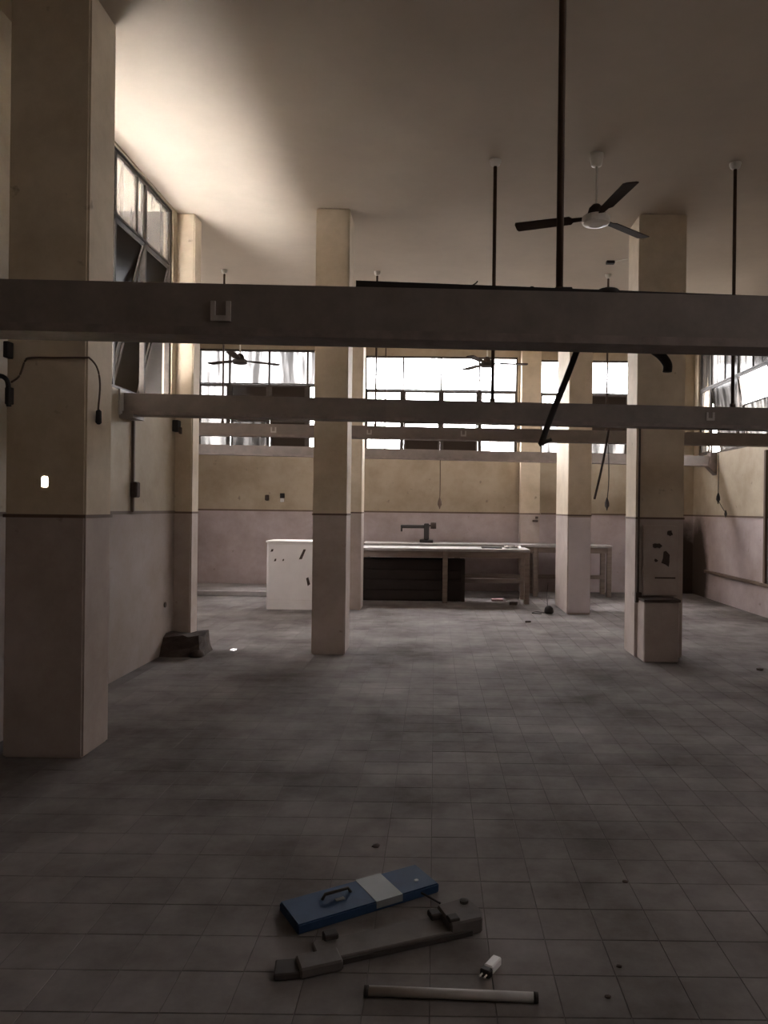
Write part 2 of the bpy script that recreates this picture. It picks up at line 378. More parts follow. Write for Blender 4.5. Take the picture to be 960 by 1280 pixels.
# ------------------------------------------------------------------ pillars
def pillar(x0, x1, y0, y1, label, z1=CEIL, dado=True, lower=None):
    t = thing('concrete_pillar', ((x0 + x1) / 2, (y0 + y1) / 2, 0), label, 'pillar', 'painted concrete pillars')
    MB().box(x0, x1, y0, y1, 0, z1).bevel(.012, 2).build('shaft', 'pillar', t)
    if dado: 
        d = .007
        MB().box(x0 - d, x1 + d, y0 - d, y1 + d, DADO, DADO + .02).build('dado_line', 'trim', t)
    return t
c1 = pillar(-2.54, -2.065, 4.39, 4.74, 'large near pillar at the left edge with a hanging cable')
c2 = pillar(LX - .1, -2.54, 7.76, LEND, 'narrow pillar at the end of left wall, rubble at its foot')
c3 = pillar(-1.247, -.905, 7.58, 7.98, 'square pillar left of centre standing before the white cabinet')
c3b = pillar(-1.44, -1.08, 10.9, 11.3, 'far pillar between white cabinet and workbench, mostly hidden by another pillar')
c4 = pillar(2.06, 2.55, 7.63, 8.05, 'pillar on the right with a stained access panel and boxed base')
c5 = pillar(1.91, 2.245, 10.7, 11.75, 'slim pale pillar beyond the right pillar, beside the workbench end')
c6 = pillar(WB[1] + .05, WC[0] - .01, BY - .22, BY, 'wall pillar on the far wall between the wide and right windows')
# right pillar: boxed base, access panel, conduit
MB().box(2.085, 2.435, 7.38, 7.63, 0, .60).bevel(.01).build('base_box', 'pillar', c4)
MB().box(2.08, 2.445, 7.37, 7.63, .60, .625).build('base_cap', 'stain', c4)
ap = MB().box(2.13, 2.48, 7.595, 7.63, .64, 1.36).bevel(.006).build('access_panel', 'pillar', c4)
random.seed(3)
def blotch(cx, cz, rx, rz, y, parent, n=12):
    pts = []
    for k in range(n):
        a = k * math.tau / n; q = random.uniform(.6, 1.15); pts.append((cx + rx * q * math.cos(a), cz + rz * q * math.sin(a)))
    m = MB(); m.prism(pts, 0, .003); m.xf(Matrix(((1, 0, 0, 0), (0, 0, -1, y), (0, 1, 0, 0), (0, 0, 0, 1))))
    m.build('torn_patch', 'stain', parent)
blotch(2.36, 1.02, .05, .085, 7.595, ap); blotch(2.27, 1.15, .05, .03, 7.595, ap); blotch(2.40, 1.28, .03, .03, 7.595, ap); blotch(2.26, 1.0, .02, .02, 7.595, ap)
MB().box(2.25, 2.46, 7.59, 7.6, .815, .83).build('slot', 'stain', ap)
MB().tube([(2.085, 7.616, .62), (2.085, 7.616, 1.6), (2.085, 7.616, 2.55)], .011).build('conduit', 'stain', c4)
MB().box(2.055, 2.115, 7.58, 7.63, .57, .67).build('conduit_box', 'stain', c4)
# slim pillar cladding
MB().box(1.925, 2.235, 10.69, 10.70, .03, 1.40).build('pale_cladding', mat('pale_lower_coat', (.66, .60, .62), .6, var=.12), c5)
# near pillar spot of chipped paint
MB().lathe([(.004, 0), (.018, .002), (.018, .01), (.006, .012)], seg=10).xf(Matrix.Translation(P(117, 752, 4.55) + Vector((.005, 0, 0))) @ Matrix.Rotation(math.pi / 2, 4, 'Y')).build('wall_plug', 'stain', c1)

# ------------------------------------------------------------------ windows
def window(n, label, axis, pos, a0, a1, z0, z1, mull, trans, upper, sashes, upper_extra=(), out=1, sdepth=.035):
    """steel window. axis 'y': runs along X on the plane y=pos (outside at +y); axis 'x': along Y on x=pos, outside toward out*x"""
    t = thing('window_%d' % n, ((a0 + a1) / 2, pos, z0) if axis == 'y' else (pos, (a0 + a1) / 2, z0), label, 'window', kind='structure')
    def bx(mb, a, b, d0, d1, c, d):
        if axis == 'y': mb.box(a, b, pos + d0, pos + d1, c, d)
        else:
            xs = sorted((pos + out * d0, pos + out * d1)); mb.box(xs[0], xs[1], a, b, c, d)
        return mb
    f = .016
    m = MB()
    bx(m, a0, a1, -.02, .03, z0, z0 + 2 * f); bx(m, a0, a1, -.02, .03, z1 - 2 * f, z1); bx(m, a0, a0 + 2 * f, -.02, .03, z0, z1); bx(m, a1 - 2 * f, a1, -.02, .03, z0, z1)
    m.build('outer_frame', 'frame', t)
    bx(MB(), a0, a1, -.02, .028, trans - f * .7, trans + f * .7).build('transom', 'frame', t)
    for x in mull: bx(MB(), x - f, x + f, -.018, .026, z0, z1).build('mullion', 'frame', t)
    for x in upper_extra: bx(MB(), x - f * .5, x + f * .5, -.01, .02, trans, z1).build('glazing_bar', 'frame', t)
    edges = [a0] + list(mull) + [a1]
    ue = sorted(set(edges) | set(upper_extra))
    for k in range(len(ue) - 1):
        g = upper[k % len(upper)]
        if g: bx(MB(), ue[k] + .004, ue[k + 1] - .004, .004, .008, trans, z1 - f).build('pane', g, t)
    for k in range(len(edges) - 1):
        spec = sashes[k % len(sashes)]
        if spec is None: continue
        tilt, rows = spec            # rows: list of (height fraction, glass or None), top to bottom
        a, b = edges[k] + f, edges[k + 1] - f; H = trans - z0 - 3 * f; top = trans - f
        # local sash frame: u along the wall, v down from the hinge
        org = Vector((a, pos, top)) if axis == 'y' else Vector((pos, a, top))
        U = Vector((1, 0, 0)) if axis == 'y' else Vector((0, 1, 0)); O = Vector((0, 1, 0)) if axis == 'y' else Vector((out, 0, 0))
        D = Vector((0, 0, -1)) * math.cos(tilt) + O * math.sin(tilt); Nn = O * math.cos(tilt) + Vector((0, 0, 1)) * math.sin(tilt)
        mtx = Matrix(((U.x, D.x, Nn.x, org.x), (U.y, D.y, Nn.y, org.y), (U.z, D.z, Nn.z, org.z), (0, 0, 0, 1)))
        W = b - a; s = .018
        m = MB(); m.box(0, W, 0, 2 * s, -s, s).box(0, W, H - 2 * s, H, -s, s).box(0, 2 * s, 0, H, -s, s).box(W - 2 * s, W, 0, H, -s, s)
        v = 0
        for fr, g in rows[:-1]:
            v += fr * H; m.box(0, W, v - s * .7, v + s * .7, -s * .8, s * .8)
        so = m.xf(mtx).build('sash', 'frame', t)
        v = 0
        for fr, g in rows:
            if g:
                m = MB(); m.box(s, W - s, v + s * .5, v + fr * H - s * .5, -.002, .002); p = m.xf(mtx).build('pane', g, so)
            v += fr * H
    c = ((a0 + a1) / 2, (z0 + z1) / 2)
    if axis == 'y': portal((c[0], pos + .16, c[1]), a1 - a0, z1 - z0, (0, -1, 0))
    else: portal((pos + out * .16, c[0], c[1]), a1 - a0, z1 - z0, (-out, 0, 0))
    return t
rad = math.radians
xA = [P(q, 500, BY).x for q in (286, 335.5, 383.6)]
window(1, 'left far window with streaky panes and two dark lower sashes', 'y', BY + .05, *WA, [xA[0], xA[1], xA[2]], 3.77,
       ['glass_streaky'], [(0, [(.5, 'glass_streaky'), (.5, 'glass_milky')]), (rad(4), [(.55, 'glass_dark'), (.45, 'glass_grey')]), (rad(4), [(.55, 'glass_dark'), (.45, 'glass_dark')]), (0, [(.5, 'glass_clear'), (.5, 'glass_clear')])])
xB = [P(q, 500, BY).x for q in (503.7, 551.5, 599)]
window(2, 'wide bright far window in the middle with clear glare', 'y', BY + .05, *WB, xB, 3.69,
       ['glass_clear'], [(0, [(.5, 'glass_clear'), (.5, 'glass_clear')]), (rad(5), [(.22, 'glass_clear'), (.30, 'glass_grey'), (.22, None), (.26, 'glass_dark')]), (rad(5), [(.22, 'glass_clear'), (.30, 'glass_grey'), (.22, None), (.26, 'glass_dark')]), (0, [(.5, 'glass_clear'), (.5, 'glass_clear')])])
xC = [P(q, 500, BY).x for q in (718, 787, 826)]
window(3, 'right far window, partly hidden behind two pillars', 'y', BY + .05, *WC, xC, 3.66,
       ['glass_clear'], [(0, [(.5, 'glass_clear'), (.5, 'glass_streaky')]), (rad(4), [(.45, 'glass_dark'), (.30, 'glass_dark'), (.25, 'glass_milky')]), (0, [(.5, 'glass_dark'), (.5, 'glass_milky')]), (0, [(1, 'glass_milky')])])
window(4, 'long grimy window high in the left wall with propped sashes', 'x', LX - .04, *WL, [5.66, 6.32, 6.98], 3.97,
       ['glass_half'], [(rad(13), [(.5, 'glass_dark'), (.5, 'glass_dark')])], upper_extra=[6.8], out=-1)
window(5, 'broken window high in the right wall with one empty sash', 'x', RX + .05, *WR, [10.75, 11.85, 13.0], 3.70,
       ['glass_grey', 'glass_grey', 'glass_milky', 'glass_grey', 'glass_milky', 'glass_grey', 'glass_streaky'],
       [(rad(8), [(1, 'glass_milky')]), (rad(9), [(.42, None), (.58, 'glass_milky')]), (rad(9), [(.5, 'glass_grey'), (.5, 'glass_grey')]), (0, [(.5, 'glass_streaky'), (.5, 'glass_milky')])],
       upper_extra=[11.3, 12.4], out=1)
window(6, 'unseen side bay window added to light the space beyond the left wall pillar', 'x', AX - .05, *WS, [9.3, 10.3], 3.70,
       ['glass_half'], [(0, [(1, 'glass_half')])], out=-1)

window(7, 'unseen high right wall window added beside the viewer as fill light', 'x', RX + .05, *WN, [1.75, 2.6], 3.70, ['glass_half'], [(0, [(.5, 'glass_streaky'), (.5, 'glass_streaky')])], out=1)

# ------------------------------------------------------------------ overhead rails
def rail(pa, pb, Y, h, dy, label, rods, rodr, clips=(), lip=True, rose=True, end_left=False):
    """pa, pb: underside survey points; rods: list of pixel x"""
    a, b = pa, pb
    t = thing('overhead_rail', ((a.x + b.x) / 2, Y, (a.z + b.z) / 2), label, 'rail', 'steel trunking rails hung across the hall')
    MB().bar(a, b, dy, h).build('trough', 'steel', t)
    if lip:
        MB().bar(a, b, dy + .05, h * .16, (0, 0, -.002)).build('bottom_flange', 'steel_lip', t)
    def zat(x): return a.z + (b.z - a.z) * (x - a.x) / (b.x - a.x)
    for q in rods:
        x = (q - VPX) / F * Y + (-.012 * ((VPY - 500) / F) * Y if False else 0)
        z = zat(x) + h
        m = MB(); m.tube([(x, Y, z - .01), (x, Y, CEIL)], rodr)
        rd = m.build('hanger_rod', 'rod', t, True)
        MB().lathe([(rodr * 1.5, -.005), (rodr * 1.5, .03), (rodr * 1.1, .04)], (x, Y, z), 10).build('rod_nut', 'rod', rd)
        if rose: MB().lathe([(rodr * 1.4, -.055), (rodr * 2.6, -.04), (rodr * 3.2, -.012), (rodr * 3.2, .0)], (x, Y, CEIL), 14).build('ceiling_rose', 'rose', rd)
    for q, frac, s in clips:
        x = (q - VPX) / F * Y; z = zat(x) + h * frac; y = Y - dy / 2
        m = MB(); m.box(x - s, x - s * .55, y - .012, y, z + s * .55, z + s * 2).box(x + s * .55, x + s, y - .012, y, z + s * .55, z + s * 2).box(x - s, x + s, y - .012, y, z, z + s * .55)
        m.build('clip', 'clip', t)
    return t, zat
Y1, Y2, Y3, Y4 = 3.45, 6.5, 9.6, 12.66
h1 = 64 * Y1 / F
q0, q1 = P(0, 418, Y1), P(960, 439.5, Y1); sl = (q1 - q0) / (q1.x - q0.x)
b1, z1f = rail(q0 + sl * (LX - q0.x), q0 + sl * (RX - q0.x), Y1, h1, .14, 'thick dark overhead rail nearest the viewer, crossing the whole picture', [696], .017, [(279, .28, .045)], rose=False)
pL = P(155, 519, Y2); pL.x = LX
b2, z2f = rail(pL, P(1225, 544, Y2), Y2, 26.5 * Y2 / F, .13, 'second overhead rail, fixed to the left wall by a plate', [614, 914], .016, [(883, .35, .035)])
b3, z3f = rail(Vector((AX, Y3, P(100, 541, Y3).z)), Vector((RX, Y3, P(1004, 559, Y3).z)), Y3, 15.5 * Y3 / F, .12, 'third overhead rail, between the two rows of pillars', [277, 468, 757], .013, [(342, .3, .035), (578, .3, .035), (461, .3, .03)])
b4, z4f = rail(Vector((AX, Y4, P(150, 566, Y4).z)), Vector((RX, Y4, P(893, 583, Y4).z)), Y4, 12.5 * Y4 / F, .12, 'farthest overhead rail just before the far windows', [480], .010)
# wall bracket of the second rail, bracket of the farthest rail
MB().box(LX, LX + .015, Y2 - .14, Y2 + .14, pL.z - .01, pL.z + .21).build('wall_plate', 'clip', b2)
MB().box(LX, LX + .12, Y2 - .12, Y2 + .12, pL.z - .035, pL.z - .002).build('wall_shelf', 'steel', b2)
MB().prism([(RX - .14, -.08), (RX, -.22), (RX, .16), (RX - .1, .16)], Y4 - .09, Y4 + .09).xf(Matrix(((1, 0, 0, 0), (0, 0, 1, 0), (0, 1, 0, P(893, 578, Y4).z), (0, 0, 0, 1)))).build('wall_bracket', 'steel_lip', b4)

# bits lying on the nearest rail
def top1(q): x = (q - VPX) / F * Y1; return Vector((x, Y1, z1f(x) + h1))
pa, pb = top1(443), top1(980)
m = MB(); m.bar(pa, pb, .10, .004)
for v in m.bm.verts:
    f_ = 1 - (v.co.x - pa.x) / (pb.x - pa.x)
    if v.co.z > (pa.z if f_ > .5 else pb.z) + .002: v.co.z += .031 * f_
tag(m.build('lath', 'black'), 'thin dark lath lying along the top of the nearest rail', 'plank')
p = top1(584); tag(MB().tube([p, p + Vector((.004, 0, .02)), p + Vector((.014, 0, .04)), p + Vector((.03, .005, .052)), p + Vector((.036, .005, .06))], .0035, 6).build('wire_end', 'black'), 'short curled wire end sticking up from the nearest rail', 'wire')
p = top1(662); t = thing('cable_clamp', p, 'small dark cable clamp on top of the nearest rail, left of rod', 'clamp')
MB().box(p.x - .035, p.x + .035, Y1 - .03, Y1 + .03, p.z + .003, p.z + .022).bevel(.003).build('clamp_base', 'black', t)
MB().box(p.x - .012, p.x + .006, Y1 - .02, Y1 + .02, p.z + .02, p.z + .036).bevel(.003).build('clamp_screw', 'black', t)
p = top1(704); tag(MB().box(p.x - .026, p.x + .026, Y1 - .03, Y1 + .03, p.z + .0035, p.z + .034).bevel(.004).build('junction_block', 'black'), 'small dark block on the nearest rail beside its hanger rod', 'block')

def spline(pts, n=8):
    pts = [Vector(p) for p in pts]; out = []
    ext = [pts[0] * 2 - pts[1]] + pts + [pts[-1] * 2 - pts[-2]]
    for i in range(1, len(ext) - 2):
        a, b, c, d = ext[i - 1:i + 3]
        for k in range(n):
            s = k / n; out.append(.5 * ((2 * b) + (c - a) * s + (2 * a - 5 * b + 4 * c - d) * s * s + (3 * b - a - 3 * c + d) * s ** 3))
    return out + [pts[-1]]
# rubber hose slung over the nearest rail
yb = Y1 + .115
hp = [P(676, 556, yb), P(679, 548, yb), P(689, 520, yb), P(706, 478, yb), P(722, 436, yb), P(738, 392, yb), P(747, 372, Y1 + .05), P(757, 366, Y1), P(770, 371, Y1 + .05), P(788, 398, yb), P(812, 432, yb), P(826, 444, yb), P(834, 455, yb), P(834, 465, yb)]
t = thing('rubber_hose', P(757, 366, Y1), 'black rubber hose slung over the nearest rail with both ends dangling', 'hose')
MB().tube(spline(hp[:8]), .015, 8).build('thin_run', 'black', t, True)
MB().tube(spline(hp[7:]), .022, 10).build('thick_run', 'black', t, True)
q = hp[0]; MB().tube([q + Vector((-.008, 0, 0)), q + Vector((.02, 0, .014)), q + Vector((.05, 0, .028))], .010, 8).build('hook_end', 'black', t, True)
p = top1(757); MB().lathe([(.062, .0), (.060, .014), (.045, .028), (.02, .036), (.004, .038)], (p.x, p.y, p.z + .004), 18).build('coil_cap', 'black', t, True)

# ------------------------------------------------------------------ ceiling fans
def fan(c, Zhub, label, a0, R=.69, pitch=11, drum='fan_white', th=.004):
    t = thing('ceiling_fan', (c.x, c.y, Zhub), label, 'ceiling fan', 'three-blade ceiling fans')
    MB().lathe([(.022, -.11), (.045, -.10), (.058, -.03), (.058, 0)], (c.x, c.y, CEIL), 18).build('canopy', 'fan_white', t, True)
    MB().lathe([(.012, Zhub + .08), (.012, CEIL - .1)], (c.x, c.y, 0), 10).build('down_rod', 'fan_white', t)
    MB().lathe([(.03, .13), (.06, .10), (.075, .045), (.10, .035), (.10, .02)], (c.x, c.y, Zhub), 20).build('motor_cap', 'blade', t, True)
    MB().lathe([(.06, -.045), (.11, -.035), (.118, -.02), (.118, .022), (.10, .032)], (c.x, c.y, Zhub), 24).build('motor_drum', drum, t)
    for k in range(3):
        m = MB(); m.prism([(.09, -.022), (.2, -.03), (.22, -.058), (R, -.066), (R + .012, -.04), (R + .012, .04), (R, .066), (.22, .058), (.2, .03), (.09, .022)], -th, th)
        m.xf(Matrix.Translation((c.x, c.y, Zhub + .02)) @ Matrix.Rotation(a0 + k * math.tau / 3, 4, 'Z') @ Matrix.Rotation(rad(pitch), 4, 'X')); m.build('blade', 'blade', t)
    return t
p = P(745, 275, 6.36); fan(p, p.z, 'nearest ceiling fan with white hub, hanging over the front rail', rad(-80))
p = P(300, 452, 12.3); fan(p, p.z, 'far ceiling fan silhouetted against the left far window', rad(32), R=.66, pitch=2, drum='dusty_and_backlit', th=.008)  # both far fans: drum coloured dark to read as backlit
p = P(609, 456, 12.3); fan(p, p.z, 'far ceiling fan against the wide middle window', rad(2), R=.66, pitch=2, drum='dusty_and_backlit', th=.008)
p = P(764, 328, 9.0); t = thing('ceiling_hook', (p.x, p.y, CEIL), 'small dark bar on a bracket under the ceiling near the right pillar', 'bracket')
MB().tube([(p.x, p.y, p.z), (p.x + .17, p.y, p.z + .04), (p.x + .2, p.y, CEIL)], .006, 6).build('bracket_arm', 'rose', t)
MB().box(p.x - .06, p.x + .04, p.y - .03, p.y + .03, p.z - .02, p.z + .016).bevel(.004).build('bracket_bar', 'black', t)

# ------------------------------------------------------------------ cables, sockets, conduits
def plug_lathe(m, x, y, z, s=1.): return m.lathe([(.004 * s, .05 * s), (.012 * s, .03 * s), (.022 * s, 0), (.024 * s, -.035 * s), (.010 * s, -.06 * s), (.004 * s, -.085 * s)], (x, y, z), 10)
def pendant(pts, label, s=1., r=.005, material='black', name='hanging_plug'):
    t = thing(name, pts[0], label, 'cable', 'loose plugs dangling from the rails')
    MB().tube(spline(pts), r, 6).build('cable', material, t, True)
    e = Vector(pts[-1]); plug_lathe(MB(), e.x, e.y, e.z, s).build('plug', material, t, True)
    return t
x = P(550, 600, Y4).x; pendant([(x, Y4, z4f(x)), (x + .005, Y4, 1.9), (x, Y4, P(550, 627, Y4).z)], 'plug dangling from the farthest rail above the workbench', 1.5, .009, 'trim')
x = P(760, 600, Y3).x; pendant([(x, Y3, z3f(x)), (x + .01, Y3, 1.9), (x - .01, Y3, P(759, 628, Y3).z)], 'plug dangling between the slim pillar and the right pillar', 1.25, .006)
x = P(898, 600, Y3).x
pendant([(x, Y3, z3f(x)), (x, Y3, 1.9), (x, Y3, P(898, 621, Y3).z)], 'plug dangling in front of the right wall', 1.1, .004)
x2 = P(907, 641, Y3); pendant([(x, Y3, P(898, 625, Y3).z), (x + .05, Y3, P(903, 634, Y3).z), (x2.x, Y3, x2.z)], 'smaller plug on a short lead beside the right wall plug', .75, .004)
tag(MB().tube(spline([P(761, 536, Y2 + .03), P(757, 560, Y2 + .03), P(751, 590, Y2 + .03), P(743, 624, Y2 + .03)]), .010, 6).build('slanting_cable', 'stain', None, True), 'slanting stiff cable hanging from the second rail', 'cable')
# cable round the near pillar
t = thing('pillar_cable', P(30, 447, 4.38), 'thin cable stapled across the near pillar, its plug hanging down', 'cable')
yc = 4.378
MB().tube(spline([P(14, 478, yc), P(24, 470, yc), P(31, 452, yc), P(38, 447, yc), P(70, 447, yc), P(106, 447, yc), Vector((-2.052, 4.40, P(110, 448, 4.4).z)), Vector((-2.045, 4.48, P(114, 460, 4.48).z)), Vector((-2.045, 4.52, P(117, 480, 4.5).z)), Vector((-2.045, 4.50, P(116, 512, 4.5).z))]), .0055, 6).build('cable', 'trim', t, True)
MB().lathe([(.006, .03), (.016, .02), (.018, -.05), (.008, -.06)], (-2.042, 4.50, P(115, 518, 4.5).z), 10).build('plug', 'black', t, True)
# meter box on left wall beside the near pillar
t = thing('junction_box', P(2, 460, 4.36), 'dark electrical box with a bent cable at the left edge of near pillar', 'box')
q = P(11, 437, 4.36); MB().box(q.x - .018, q.x + .012, 4.33, 4.39, q.z - .05, q.z + .045).bevel(.004).build('switch_body', 'black', t)
q0, q1, q2, q3 = P(-6, 470, 4.35), P(4, 471, 4.35), P(10, 480, 4.35), P(11, 508, 4.35)
MB().tube(spline([q0, q1, q2, q3]), .014, 8).build('bent_cable', 'black', t, True)
q = P(11, 497, 4.37); MB().box(q.x - .02, q.x + .02, 4.36, 4.39, q.z - .04, q.z + .06).bevel(.004).build('box_body', 'dusty_and_backlit', t)
# left wall: switch with conduit; boxes
def wall_y(px): return LX * F / (px - VPX)
t = thing('wall_switch', (LX, wall_y(164), 1.5), 'switch with thin conduit on the left wall under the second rail', 'switch')
y = wall_y(164)
za, zb = P(164, 520, y).z, P(164, 640, y).z
MB().box(LX, LX + .025, y - .012, y + .012, zb, za).build('conduit', 'trim', t)
q = P(166, 612, y); MB().box(LX, LX + .06, y - .03, y + .055, q.z - .07, q.z + .07).bevel(.01).build('switch_box', 'stain', t)
y = 7.735
q = P(219, 533, y); t = thing('fuse_box', (LX, y, q.z), 'small dark fuse box on the wall beside the left wall pillar', 'box')
MB().box(LX, LX + .06, y - .07, y + .02, q.z - .06, q.z + .06).bevel(.006).build('fuse_body', 'black', t)
MB().box(LX + .06, LX + .08, y - .05, y + .0, q.z - .08, q.z - .01).bevel(.004).build('fuse_cover', 'stain', t)
y = wall_y(207); q = P(207, 756, y); tag(MB().lathe([(.02, 0), (.028, .004), (.028, .012), (.01, .014)], seg=10).xf(Matrix.Translation((LX, y, q.z)) @ Matrix.Rotation(math.pi / 2, 4, 'Y')).build('wall_socket_hole', 'stain'), 'round dark socket hole low on the left wall', 'socket')
# far wall switches
q = P(334, 622, BY); tag(MB().box(q.x - .035, q.x + .035, BY - .03, BY, q.z - .05, q.z + .05).bevel(.008).build('light_switch', 'stain'), 'left brown light switch on the far wall above the kerb', 'switch')
q = P(353, 622, BY); t = thing('light_switch', (q.x, BY, q.z), 'right light switch on the far wall, white lower half', 'switch')
MB().box(q.x - .04, q.x + .04, BY - .03, BY, q.z - .01, q.z + .08).bevel(.006).build('black_plate', 'black', t)
MB().box(q.x - .035, q.x + .035, BY - .035, BY, q.z - .08, q.z - .012).bevel(.006).build('white_plate', 'white_plastic', t)
q = P(669, 650, BY - .22); t = thing('wall_socket', (q.x, BY - .22, q.z), 'dark two-part socket on the far wall pillar', 'socket')
MB().box(q.x - .05, q.x + .05, BY - .25, BY - .22, q.z - .035, q.z + .0).bevel(.005).build('socket_plate', 'stain', t)
MB().box(q.x + .0, q.x + .05, BY - .25, BY - .22, q.z + .02, q.z + .065).bevel(.005).build('socket_cap', 'stain', t)
# right wall conduit run
t = thing('conduit_run', (RX, 10.65, .46), 'dark conduit running along the right wall and up beside the frame', 'conduit')
MB().box(RX - .047, RX - .002, 8.6, 13.0, .44, .49).bevel(.006).build('horizontal_run', 'trim', t)
MB().box(RX - .042, RX - .002, 10.62, 10.68, .49, 2.40).bevel(.006).build('vertical_run', 'trim', t)

# ------------------------------------------------------------------ rubble at the left wall pillar
random.seed(11)
t = thing('rubble_mound', (-2.5, 7.55, 0), 'low dark cement rubble mound at the foot of left wall pillar', 'rubble')
def lump(cx, cy, cz, rx, ry, rz, name, seg=14, rings=8):
    m = MB(); bmesh.ops.create_uvsphere(m.bm, u_segments=seg, v_segments=rings, radius=1)
    for v in m.bm.verts:
        k = 1 + random.uniform(-.09, .09); c = v.co
        q = Vector((math.copysign(abs(c.x) ** .7, c.x), math.copysign(abs(c.y) ** .7, c.y), c.z))
        v.co = Vector((cx + q.x * rx * k, cy + q.y * ry * k, max(0.001, cz + c.z * rz * k)))
    return m.build(name, 'rubble', t, True)
m = MB(); m.box(-2.715, -2.30, 7.36, 7.755, .001, .20)
bmesh.ops.subdivide_edges(m.bm, edges=list(m.bm.edges), cuts=3, use_grid_fill=True)
for v in m.bm.verts:
    k = v.co.z / .2
    v.co.x = v.co.x + (-.05 * k if v.co.x > -2.5 else 0) + random.uniform(-.012, .012) * (v.co.x > -2.7)
    v.co.y = v.co.y + (.10 * k if v.co.y < 7.5 else 0) + random.uniform(-.012, .012) * (v.co.y < 7.74)
    if v.co.z > .1: v.co.z += random.uniform(-.03, .012)
m.build('cement_block', 'rubble', t)
lump(-2.36, 7.42, .01, .07, .08, .06, 'cement_heap')

# ------------------------------------------------------------------ white cabinet
cx0, cx1, cy0, cy1, ch = P(333.5, 700, 10.88).x, -1.45, 10.88, 11.40, 1.0
t = thing('white_cabinet', ((cx0 + cx1) / 2, 11.1, 0), 'chipped white waist-high cabinet between two pillars', 'cabinet')
MB().box(cx0, cx1, cy0, cy1, .0, ch - .025).bevel(.008).build('body', 'white_box', t)
MB().box(cx0 - .012, cx1 + .0, cy0 - .015, cy1, ch - .025, ch + .005).bevel(.005).build('top', 'white_box', t)
MB().box(cx0 + .02, cx1 - .02, cy0 - .006, cy0 + .004, .14, ch - .06).bevel(.003).build('front_door', 'white_box', t)
MB().box(cx0 + .01, cx1 - .01, cy0 - .004, cy0 + .004, .0, .125).build('kick_board', 'white_box', t)
def mark(px, py, dx, dz, lean):
    q = P(px, py, cy0 - .007); m = MB(); m.prism([(-dx, -dz), (dx * .6, -dz * .8), (dx, dz), (-dx * .3, dz * .9)], -.002, .002)
    m.xf(Matrix.Translation((q.x, cy0 - .007, q.z)) @ Matrix.Rotation(lean, 4, 'Y') @ Matrix.Rotation(math.pi / 2, 4, 'X')); m.build('paint_chip', 'stain', t)
mark(378, 693, .026, .085, rad(18)); mark(385, 727, .028, .06, rad(-22)); mark(340, 688, .022, .02, 0); mark(344, 700, .018, .02, 0); mark(354, 700, .014, .016, 0)

# ------------------------------------------------------------------ workbenches
def bench(x0, x1, y0, y1, h, label, mids, stretch=True, board=True):
    t = thing('workbench', ((x0 + x1) / 2, (y0 + y1) / 2, 0), label, 'workbench', 'long wooden workbenches')
    MB().box(x0, x1, y0, y1, h - .045, h).bevel(.006).build('bench_top', 'wood_top', t)
    MB().box(x0 + .03, x1 - .03, y0 + .035, y0 + .06, h - .14, h - .045).build('apron', 'wood', t)
    MB().box(x0 + .03, x1 - .03, y1 - .06, y1 - .035, h - .14, h - .045).build('apron', 'wood', t)
    for x in [x0 + .045, *mids, x1 - .045]:
        for y in (y0 + .06, y1 - .06):
            MB().box(x - .04, x + .04, y - .04, y + .04, 0, h - .045).bevel(.004).build('leg', 'wood', t)
    if stretch: MB().box(x0 + .05, x1 - .05, y1 - .10, y1 - .07, .27, .34).build('stretcher', 'wood', t)
    return t
ax0, ax1, ay0, ay1 = -1.30, P(663, 690, 11.8).x, 11.8, 12.55
bench(ax0, ax1, ay0, ay1, .87, 'front workbench before the far wall, its end leg bare', [.17])
bx0, bx1, by0, by1 = -1.25, P(763, 690, 13.0).x, 12.85, 13.46
bench(bx0, bx1, by0, by1, .90, 'rear workbench standing against the far wall', [.4, 1.75])
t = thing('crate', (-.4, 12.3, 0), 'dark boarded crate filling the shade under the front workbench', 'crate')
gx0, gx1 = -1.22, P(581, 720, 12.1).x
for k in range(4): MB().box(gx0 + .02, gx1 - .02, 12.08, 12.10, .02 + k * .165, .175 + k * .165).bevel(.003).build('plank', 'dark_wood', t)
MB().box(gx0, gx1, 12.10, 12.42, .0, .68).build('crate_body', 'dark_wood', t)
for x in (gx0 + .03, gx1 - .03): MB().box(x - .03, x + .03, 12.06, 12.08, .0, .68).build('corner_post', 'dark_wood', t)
# machine on rear bench
q = P(533, 681, 13.2); z = .90
t = thing('bench_machine', (q.x, 13.2, z), 'dark bench machine with a horizontal arm on the rear workbench', 'machine')
MB().box(q.x - .12, q.x + .12, 13.10, 13.32, z, z + .05).bevel(.008).build('machine_base', 'black', t)
MB().box(q.x - .045, q.x + .045, 13.15, 13.27, z + .05, z + .34).bevel(.012).build('machine_post', 'black', t)
ax = P(501, 658, 13.2)
MB().box(ax.x, q.x + .05, 13.17, 13.25, ax.z - .03, ax.z + .03).bevel(.01).build('machine_arm', 'black', t)
MB().lathe([(.02, -.05), (.055, -.05), (.06, 0), (.055, .05), (.02, .05)], seg=16).xf(Matrix.Translation((q.x + .12, 13.21, ax.z + .02)) @ Matrix.Rotation(math.pi / 2, 4, 'Y')).build('hand_wheel', 'stain', t)
MB().tube([(q.x + .03, 13.21, ax.z + .02), (q.x + .13, 13.21, ax.z + .02)], .015, 8).build('wheel_shaft', 'black', t)
MB().box(ax.x + .0, ax.x + .03, 13.19, 13.23, ax.z - .09, ax.z - .03).build('needle_bar', 'black', t)
